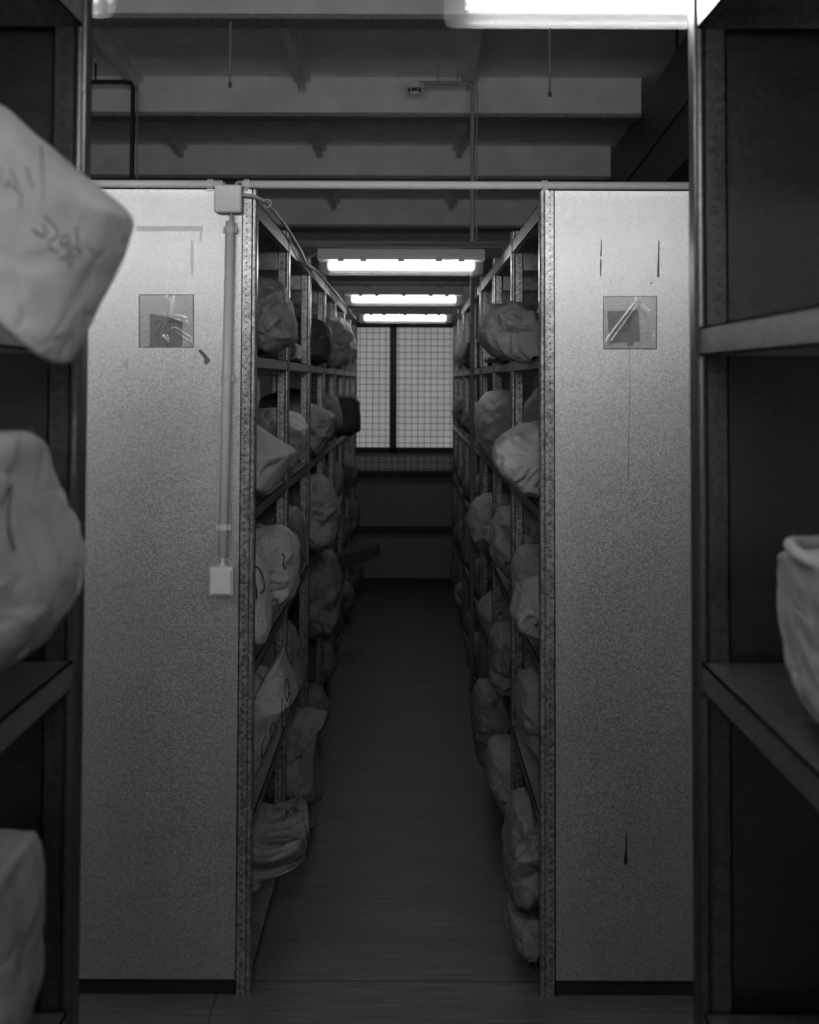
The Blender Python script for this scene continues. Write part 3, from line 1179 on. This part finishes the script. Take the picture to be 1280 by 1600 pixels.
# --- near left rack
put_sack([(212, 346), (205, 330), (165, 298), (140, 279), (105, 254), (60, 211), (22, 173), (0, 163), (-120, 140), (-300, 150), (-380, 220), (-400, 350), (-380, 455), (-200, 466), (-30, 468), (0, 494), (60, 536), (110, 573), (119, 556), (140, 517), (165, 466), (195, 400)],
         1.25, .13, 'p_light', 11, 'big pale sack with faded numbers jutting out at upper left', GN,
         strokes=[s1(q, 0, 160, 5.818) for q in (
             [(295, 1150), (330, 1190), (390, 1212), (422, 1180), (402, 1130), (382, 1112)],
             [(400, 1040), (460, 1090), (520, 1150), (530, 1200), (500, 1232), (440, 1250), (438, 1295), (470, 1340), (525, 1360)],
             [(600, 1195), (560, 1240), (558, 1295), (600, 1310), (630, 1270), (600, 1195)],
             [(690, 1130), (692, 1200), (705, 1290)],
             [(610, 1365), (655, 1320), (715, 1325), (735, 1360), (700, 1395), (650, 1395), (610, 1365), (618, 1450), (632, 1508), (655, 1440)],
             [(545, 1415), (590, 1410)],
             [(90, 600), (130, 700), (165, 760)], [(45, 780), (70, 710), (110, 760), (185, 830), (182, 960)],
             [(240, 590), (262, 690), (300, 780)], [(10, 600), (5, 740)], [(370, 400), (385, 600), (390, 880)])],  # last stroke puts the shade of a crease into ink colour
         slant=((-450, 0, 212), (1.06, 1.16, 1.25)), ink='faded', inkw=.0014, amp=.004, lam=.22, nt=240, nph=96, e=.5, bt=.25)
put_sack([(123, 884), (120, 868), (110, 840), (95, 805), (80, 765), (69, 722), (66, 690), (58, 680), (40, 674), (0, 671), (-150, 668), (-380, 690), (-430, 800), (-420, 1120), (-150, 1122), (-60, 1085), (0, 1042), (40, 1018), (85, 985), (104, 962), (116, 930)],
         1.28, .16, 'p_mid', 12, 'bulging pale sack with one pen stroke on the near left shelf at half height', GN,  # pale sack given darker paper to stand for weaker light
         strokes=[[(0, 790), (9, 772), (17, 755), (14, 785), (12, 810), (13, 830), (21, 860)]], slant=((-450, 0, 125), (1.12, 1.2, 1.265)), ink='pencil', inkw=.0014, amp=.009, lam=.2, nt=240, nph=96, e=.58, bt=.25)
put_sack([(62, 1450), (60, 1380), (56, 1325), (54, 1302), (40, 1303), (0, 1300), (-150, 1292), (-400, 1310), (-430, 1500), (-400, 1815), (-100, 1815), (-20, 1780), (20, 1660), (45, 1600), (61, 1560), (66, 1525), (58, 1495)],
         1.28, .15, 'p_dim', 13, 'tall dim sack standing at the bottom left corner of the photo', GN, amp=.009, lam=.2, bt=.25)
# --- near right rack
nr = put_sack([(1250, 890), (1246, 868), (1256, 862), (1300, 860), (1420, 862), (1500, 900), (1490, 1130), (1420, 1150), (1290, 1150), (1275, 1120), (1266, 1040), (1260, 980), (1254, 930)],
              1.24, .15, 'p_light', 14, 'pale sack with a folded rim cut off by the right edge of the photo', GN, amp=.005, lam=.2, floor_z=EYE + LEV[2])
rim = MB()
a = P(1245, 866, 1.24)
rimp = [(a.x + .002 + .085 * (1 - math.cos(t)), 1.24 + .125 * math.sin(t), a.z + .003 * math.sin(4 * t)) for t in [i * 2 * math.pi / 40 for i in range(41)]]
rim.tube(rimp, .007, 8, caps=False)
obj('folded_rim', rim, 'p_light', parent=nr, smooth=True)

# --- left far rack, by shelf
put_sack([(465, 530), (463, 505), (456, 476), (447, 455), (431, 438), (415, 435), (397, 436), (330, 440), (295, 490), (300, 561), (400, 561), (427, 555), (446, 543), (461, 537)],
         3.95, .24, 'p_mid', 21, 'creased grey sack on the top left shelf right beside the left end panel', GL, floor_z=ZS[1], amp=.012, folds=.004, fold_dir=(XL + .2, ZS[1] + .1))
put_sack([(472, 562), (468, 540), (455, 531), (400, 525), (375, 540), (380, 568), (460, 569)], 5.05, .2, 'p_dim', 22,
         'low brown sack on the top left shelf, behind the creased grey sack', GL, floor_z=ZS[1])
put_sack([(521, 538), (518, 512), (506, 503), (485, 497), (450, 497), (425, 520), (430, 572), (500, 572), (516, 566)], 6.05, .22, 'p_dark', 23,
         'dark cloth sack on the top left shelf next to a pale crumpled one', GL, floor_z=ZS[1], amp=.005)
put_sack([(557, 545), (554, 530), (546, 510), (535, 497), (518, 494), (490, 500), (470, 530), (475, 574), (530, 574), (548, 562)], 6.95, .22, 'p_light', 24,
         'pale crumpled sack on the top left shelf, beside the window', GL, floor_z=ZS[1], amp=.014, lam=.13)
put_sack([(463, 707), (455, 699), (430, 684), (395, 660), (345, 645), (290, 670), (280, 770), (380, 773), (400, 775), (428, 764), (448, 732), (459, 716)], 3.92, .25, 'p_light', 25,
         'pale cone shaped sack pointing into the aisle, second shelf of left rack', GL, floor_z=ZS[2], amp=.006, lam=.2)
put_sack([(481, 668), (466, 650), (448, 643), (430, 637), (400, 640), (355, 660), (350, 738), (440, 738), (455, 745), (470, 715), (479, 690)], 4.92, .22, 'p_light', 26,
         'pale folded sack on the second left shelf, just behind the cone shaped one', GL, floor_z=ZS[2], amp=.012)
put_sack([(524, 650), (516, 643), (500, 637), (482, 630), (450, 632), (425, 660), (430, 713), (480, 714), (500, 716), (507, 700), (521, 680)], 6.02, .2, 'p_mid', 27,
         'grey envelope folded sack on the second left shelf, third bay', GL, floor_z=ZS[2], amp=.01)
put_sack([(564, 655), (562, 628), (556, 619), (525, 618), (505, 640), (505, 680), (550, 680), (564, 673)], 8.26, .22, 'p_dark', 28,
         'black boxy sack overlapping the left edge of the window', GL, floor_z=ZS[2], amp=.003, e=.4)
put_sack([(468, 856), (463, 841), (453, 827), (437, 819), (420, 823), (402, 818), (330, 830), (300, 880), (305, 970), (400, 970), (442, 945), (463, 921), (466, 885)], 4.22, .20, 'p_light', 29,
         'pale crumpled sack on the third left shelf with a dark fold', GL, floor_z=ZS[3], amp=.014, lam=.14,
         strokes=[s1([(380, 345), (400, 380), (385, 430), (400, 480)], 370, 800, 5.333)], inkw=.002)  # the dark fold is a line drawn in ink colour
put_sack([(424, 982), (424, 940), (420, 905), (410, 880), (397, 862), (350, 850), (300, 870), (285, 1008), (395, 1010), (414, 1004)], 3.76, .15, 'p_light', 30,
         'pale sack inked with a big oval beside the light switch', GL, floor_z=ZS[3], amp=.008,
         strokes=[s1(q, 370, 800, 5.333) for q in ([(140, 455), (170, 460), (205, 510), (230, 590), (227, 645), (200, 685)], [(118, 470), (150, 560), (165, 680), (165, 725)])], inkw=.0026)
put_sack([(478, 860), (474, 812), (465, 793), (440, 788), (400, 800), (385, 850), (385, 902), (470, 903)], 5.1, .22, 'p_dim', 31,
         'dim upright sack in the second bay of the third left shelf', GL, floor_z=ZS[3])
put_sack([(534, 800), (528, 780), (518, 757), (505, 742), (483, 742), (450, 760), (440, 856), (500, 858), (520, 852), (531, 825)], 6.05, .24, 'p_mid', 32,
         'tall grey sack leaning out of the third left shelf, third bay', GL, floor_z=ZS[3])
put_sack([(467, 1085), (462, 1070), (455, 1046), (448, 1030), (445, 1012), (433, 1021), (425, 1038), (418, 1052), (405, 1048), (390, 1041), (340, 1045), (290, 1080), (280, 1226), (388, 1226), (404, 1202), (420, 1166), (437, 1126), (453, 1100)], 3.86, .2, 'p_mid', 33,
         'large pale sack with inked figures and a pointed corner, lower left shelf', GL, floor_z=ZS[4], amp=.007, lam=.22,
         strokes=[s1(q, 380, 1000, 6.15) for q in (
             [(65, 272), (130, 270)], [(65, 250), (110, 312), (160, 345), (202, 405)], [(65, 622), (100, 592), (125, 545)],
             [(410, 375), (400, 420), (400, 520), (418, 590), (435, 540), (442, 450), (428, 392), (410, 375)], [(435, 545), (450, 505), (467, 525)],
             [(375, 555), (370, 650), (370, 750)], [(400, 620), (412, 700), (430, 728), (440, 640), (465, 560)],
             [(290, 790), (262, 850), (262, 930), (285, 940), (318, 890), (318, 830), (290, 790)],
             [(225, 915), (182, 990), (178, 1080), (178, 1137), (215, 1075), (243, 1030), (250, 1050)])], inkw=.0016)
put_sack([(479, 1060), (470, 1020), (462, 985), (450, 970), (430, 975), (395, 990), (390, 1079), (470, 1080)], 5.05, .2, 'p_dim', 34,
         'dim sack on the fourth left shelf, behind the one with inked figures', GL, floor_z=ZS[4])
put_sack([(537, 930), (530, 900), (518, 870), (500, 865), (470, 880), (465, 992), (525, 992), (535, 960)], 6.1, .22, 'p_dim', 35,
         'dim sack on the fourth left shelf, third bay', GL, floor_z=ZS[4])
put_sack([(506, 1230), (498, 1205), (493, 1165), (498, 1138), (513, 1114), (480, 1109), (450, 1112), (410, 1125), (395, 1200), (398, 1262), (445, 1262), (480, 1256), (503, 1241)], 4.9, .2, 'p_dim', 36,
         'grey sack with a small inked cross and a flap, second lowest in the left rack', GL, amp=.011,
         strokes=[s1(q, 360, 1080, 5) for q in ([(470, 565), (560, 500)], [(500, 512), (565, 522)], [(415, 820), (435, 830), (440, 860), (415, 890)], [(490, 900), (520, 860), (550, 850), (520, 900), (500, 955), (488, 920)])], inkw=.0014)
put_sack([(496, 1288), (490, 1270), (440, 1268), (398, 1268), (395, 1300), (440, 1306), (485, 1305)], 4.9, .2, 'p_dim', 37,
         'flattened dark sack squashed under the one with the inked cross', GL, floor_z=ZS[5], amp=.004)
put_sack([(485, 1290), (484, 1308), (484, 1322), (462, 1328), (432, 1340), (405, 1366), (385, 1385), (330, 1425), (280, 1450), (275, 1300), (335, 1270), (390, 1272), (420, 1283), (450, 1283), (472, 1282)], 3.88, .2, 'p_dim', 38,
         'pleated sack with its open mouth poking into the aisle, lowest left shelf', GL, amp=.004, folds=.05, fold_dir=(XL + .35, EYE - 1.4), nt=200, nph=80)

# --- right far rack
put_sack([(746, 521), (750, 503), (765, 479), (785, 474), (800, 472), (816, 478), (831, 495), (880, 500), (950, 505), (955, 562), (880, 564), (842, 563), (815, 568), (790, 563), (770, 553), (753, 536)], 3.93, .2, 'p_mid', 51,
         'heavily crumpled grey sack on the top right shelf leaning over the aisle', GR, floor_z=ZS[1] - .02, amp=.018, lam=.14)
put_sack([(824, 525), (832, 497), (842, 478), (870, 462), (930, 455), (975, 480), (975, 564), (830, 565)], 4.36, .16, 'p_mid', 52,
         'smooth grey sack on the top right shelf, tucked behind the crumpled one', GR, floor_z=ZS[1], amp=.008)
put_sack([(756, 566), (760, 552), (772, 545), (800, 545), (850, 550), (860, 571), (775, 574)], 5.0, .2, 'p_dim', 53,
         'small creased bundle on the top right shelf under the crumpled sack', GR, floor_z=ZS[1])
put_sack([(723, 548), (727, 537), (742, 535), (770, 540), (775, 581), (730, 583), (723, 570)], 8.0, .2, 'p_dark', 54,
         'small black bundle on the top right shelf near the window', GR, floor_z=ZS[1], amp=.006)
put_sack([(768, 718), (772, 700), (785, 681), (803, 668), (825, 662), (860, 660), (945, 670), (955, 772), (842, 774), (815, 770), (795, 752), (779, 738)], 3.9, .21, 'p_light', 55,
         'pale crumpled sack on the second right shelf beside the right end panel', GR, floor_z=ZS[2], amp=.015, lam=.15)
put_sack([(815, 660), (822, 625), (842, 602), (900, 590), (955, 620), (960, 757), (830, 757)], 4.34, .15, 'p_dim', 56,
         'dim sack on the second right shelf, behind the pale crumpled one', GR, floor_z=ZS[2])
put_sack([(740, 655), (747, 628), (760, 613), (778, 609), (810, 613), (850, 640), (860, 732), (770, 733), (757, 712), (744, 690)], 5.1, .22, 'p_mid', 57,
         'rounded grey sack in the second bay of the second right shelf', GR, floor_z=ZS[2], amp=.006)
put_sack([(728, 812), (735, 786), (755, 772), (785, 770), (830, 775), (840, 858), (745, 858), (732, 840)], 6.0, .22, 'p_mid', 58,
         'round dim sack on the third right shelf, third bay', GR, floor_z=ZS[3])
put_sack([(765, 850), (768, 820), (780, 797), (800, 793), (855, 800), (865, 908), (800, 908), (785, 892), (770, 870)], 5.0, .2, 'p_mid', 59,
         'wrinkled sack on the third right shelf, second bay', GR, floor_z=ZS[3], amp=.014)
put_sack([(800, 880), (808, 859), (825, 851), (860, 849), (940, 860), (945, 956), (815, 957), (802, 915)], 4.34, .16, 'p_mid', 60,
         'grey sack on the third right shelf, behind the paler pointed one', GR, floor_z=ZS[3])
put_sack([(796, 952), (803, 930), (809, 914), (816, 917), (842, 905), (900, 895), (955, 925), (960, 1006), (842, 1008), (828, 992), (808, 976), (797, 962)], 3.84, .17, 'p_mid', 61,
         'pale pointed sack on the third right shelf beside the right end panel', GR, floor_z=ZS[3], amp=.01)
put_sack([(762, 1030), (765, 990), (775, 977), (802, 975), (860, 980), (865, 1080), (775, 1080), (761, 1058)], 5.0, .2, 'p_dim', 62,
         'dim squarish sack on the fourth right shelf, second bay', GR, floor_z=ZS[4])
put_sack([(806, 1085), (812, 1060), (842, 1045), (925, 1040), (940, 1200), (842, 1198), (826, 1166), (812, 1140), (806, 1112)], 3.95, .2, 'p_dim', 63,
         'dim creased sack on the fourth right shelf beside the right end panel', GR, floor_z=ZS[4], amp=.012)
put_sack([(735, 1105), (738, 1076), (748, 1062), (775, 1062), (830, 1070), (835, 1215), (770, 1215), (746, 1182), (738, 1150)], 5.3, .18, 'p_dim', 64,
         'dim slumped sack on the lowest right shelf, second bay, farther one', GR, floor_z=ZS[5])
put_sack([(757, 1190), (762, 1160), (775, 1150), (802, 1150), (860, 1160), (865, 1290), (800, 1290), (772, 1245), (760, 1217)], 4.84, .18, 'p_mid', 65,
         'smooth grey sack on the lowest right shelf, second bay, nearer one', GR, floor_z=ZS[5], amp=.006)
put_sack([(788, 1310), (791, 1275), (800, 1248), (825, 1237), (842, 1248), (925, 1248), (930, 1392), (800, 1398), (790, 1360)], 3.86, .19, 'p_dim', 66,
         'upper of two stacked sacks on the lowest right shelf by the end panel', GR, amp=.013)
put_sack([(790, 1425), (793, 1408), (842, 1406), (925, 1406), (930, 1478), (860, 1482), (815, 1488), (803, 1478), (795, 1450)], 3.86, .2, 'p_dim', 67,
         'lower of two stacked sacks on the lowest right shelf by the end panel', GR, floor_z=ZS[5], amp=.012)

# --- the farther bays, filled the same way
rngf = random.Random(5)
have = {('L', 2): {1, 2, 3, 4}, ('R', 2): {3}, ('L', 3): {1}, ('L', 4): {2, 4}, ('R', 4): {1}}
ORD = ['top', 'second', 'third', 'fourth', 'lowest']
BAYN = {2: 'third', 3: 'fourth', 4: 'fifth', 5: 'sixth', 6: 'farthest'}
seed = 100
for sd in ('L', 'R'):
    for k in range(2, 7):
        for li in range(1, 6):
            seed += 1
            r = rngf.random
            prot, hh, wig = r(), r(), [r() for _ in range(8)]
            if li in have.get((sd, k), ()):
                continue
            if li == 1 and sd == 'R' and k in (2, 3):
                continue
            s = 1 if sd == 'L' else -1
            face = XL if sd == 'L' else XR
            x_out = face + s * (0.01 + (.08 if sd == 'L' else .045) * prot)
            x_in = face - s * .42
            z0 = ZS[li]
            H = .20 + .13 * hh
            W = x_out - x_in
            ol = [(x_in, z0), (x_in + W * .6, z0), (x_in + W * (.86 + .05 * wig[0]), z0 + .02), (x_in + W * (.96 + .04 * wig[1]), z0 + H * .3),
                  (x_out, z0 + H * (.45 + .2 * wig[2])), (x_in + W * (.9 + .06 * wig[3]), z0 + H * .85), (x_in + W * .72, z0 + H * (.95 + .08 * wig[4])),
                  (x_in + W * .4, z0 + H), (x_in + W * .1, z0 + H * .85)]
            matn = ('p_dim', 'p_mid', 'p_dim', 'p_dim')[int(wig[5] * 4) % 4]  # mostly the dimmed paper, for the gloom of the deep bays
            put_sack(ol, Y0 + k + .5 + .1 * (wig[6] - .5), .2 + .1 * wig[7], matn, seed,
                     '%s sack on the %s shelf of the %s rack, %s bay from the front' % ('brown' if matn == 'p_dim' else 'grey', ORD[li - 1], 'left' if sd == 'L' else 'right', BAYN[k]),
                     GL if sd == 'L' else GR, px=False, floor_z=z0, nt=72, nph=30, amp=.011)

# dark flat parcel sticking out near the far end of the left rack
a = Vector((XL - .10, 8.2, ZS[4] + .006))
b = P(594, 866, 8.2)
dirv = (b - a).normalized()
nv = Vector((-dirv.z, 0, dirv.x)) * .075
pb = MB().prism([(q.x, q.z) for q in (a, b, b + nv, a + nv)], 'y', 8.06, 8.34)
o = obj('parcel', pb, 'cardboard', bevel=.004)
tag(o, 'dark flat parcel tilting out of the left rack low down near the window', 'parcel')

# ------------------------------------------------------------------ world and render look
w = bpy.data.worlds.new('world')
scene.world = w
w.use_nodes = True
w.node_tree.nodes['Background'].inputs[0].default_value = (.5, .5, .5, 1)
w.node_tree.nodes['Background'].inputs[1].default_value = 0.2
vs = scene.view_settings
vs.view_transform = 'Standard'
vs.look = 'None'
vs.gamma = 1
vs.exposure = EXPOSURE
vs.use_curve_mapping = False
scene.cycles.use_denoising = True
scene.cycles.max_bounces = 8
scene.cycles.transparent_max_bounces = 16
scene.cycles.sample_clamp_indirect = 4
scene.cycles.caustics_reflective = False
scene.cycles.caustics_refractive = False
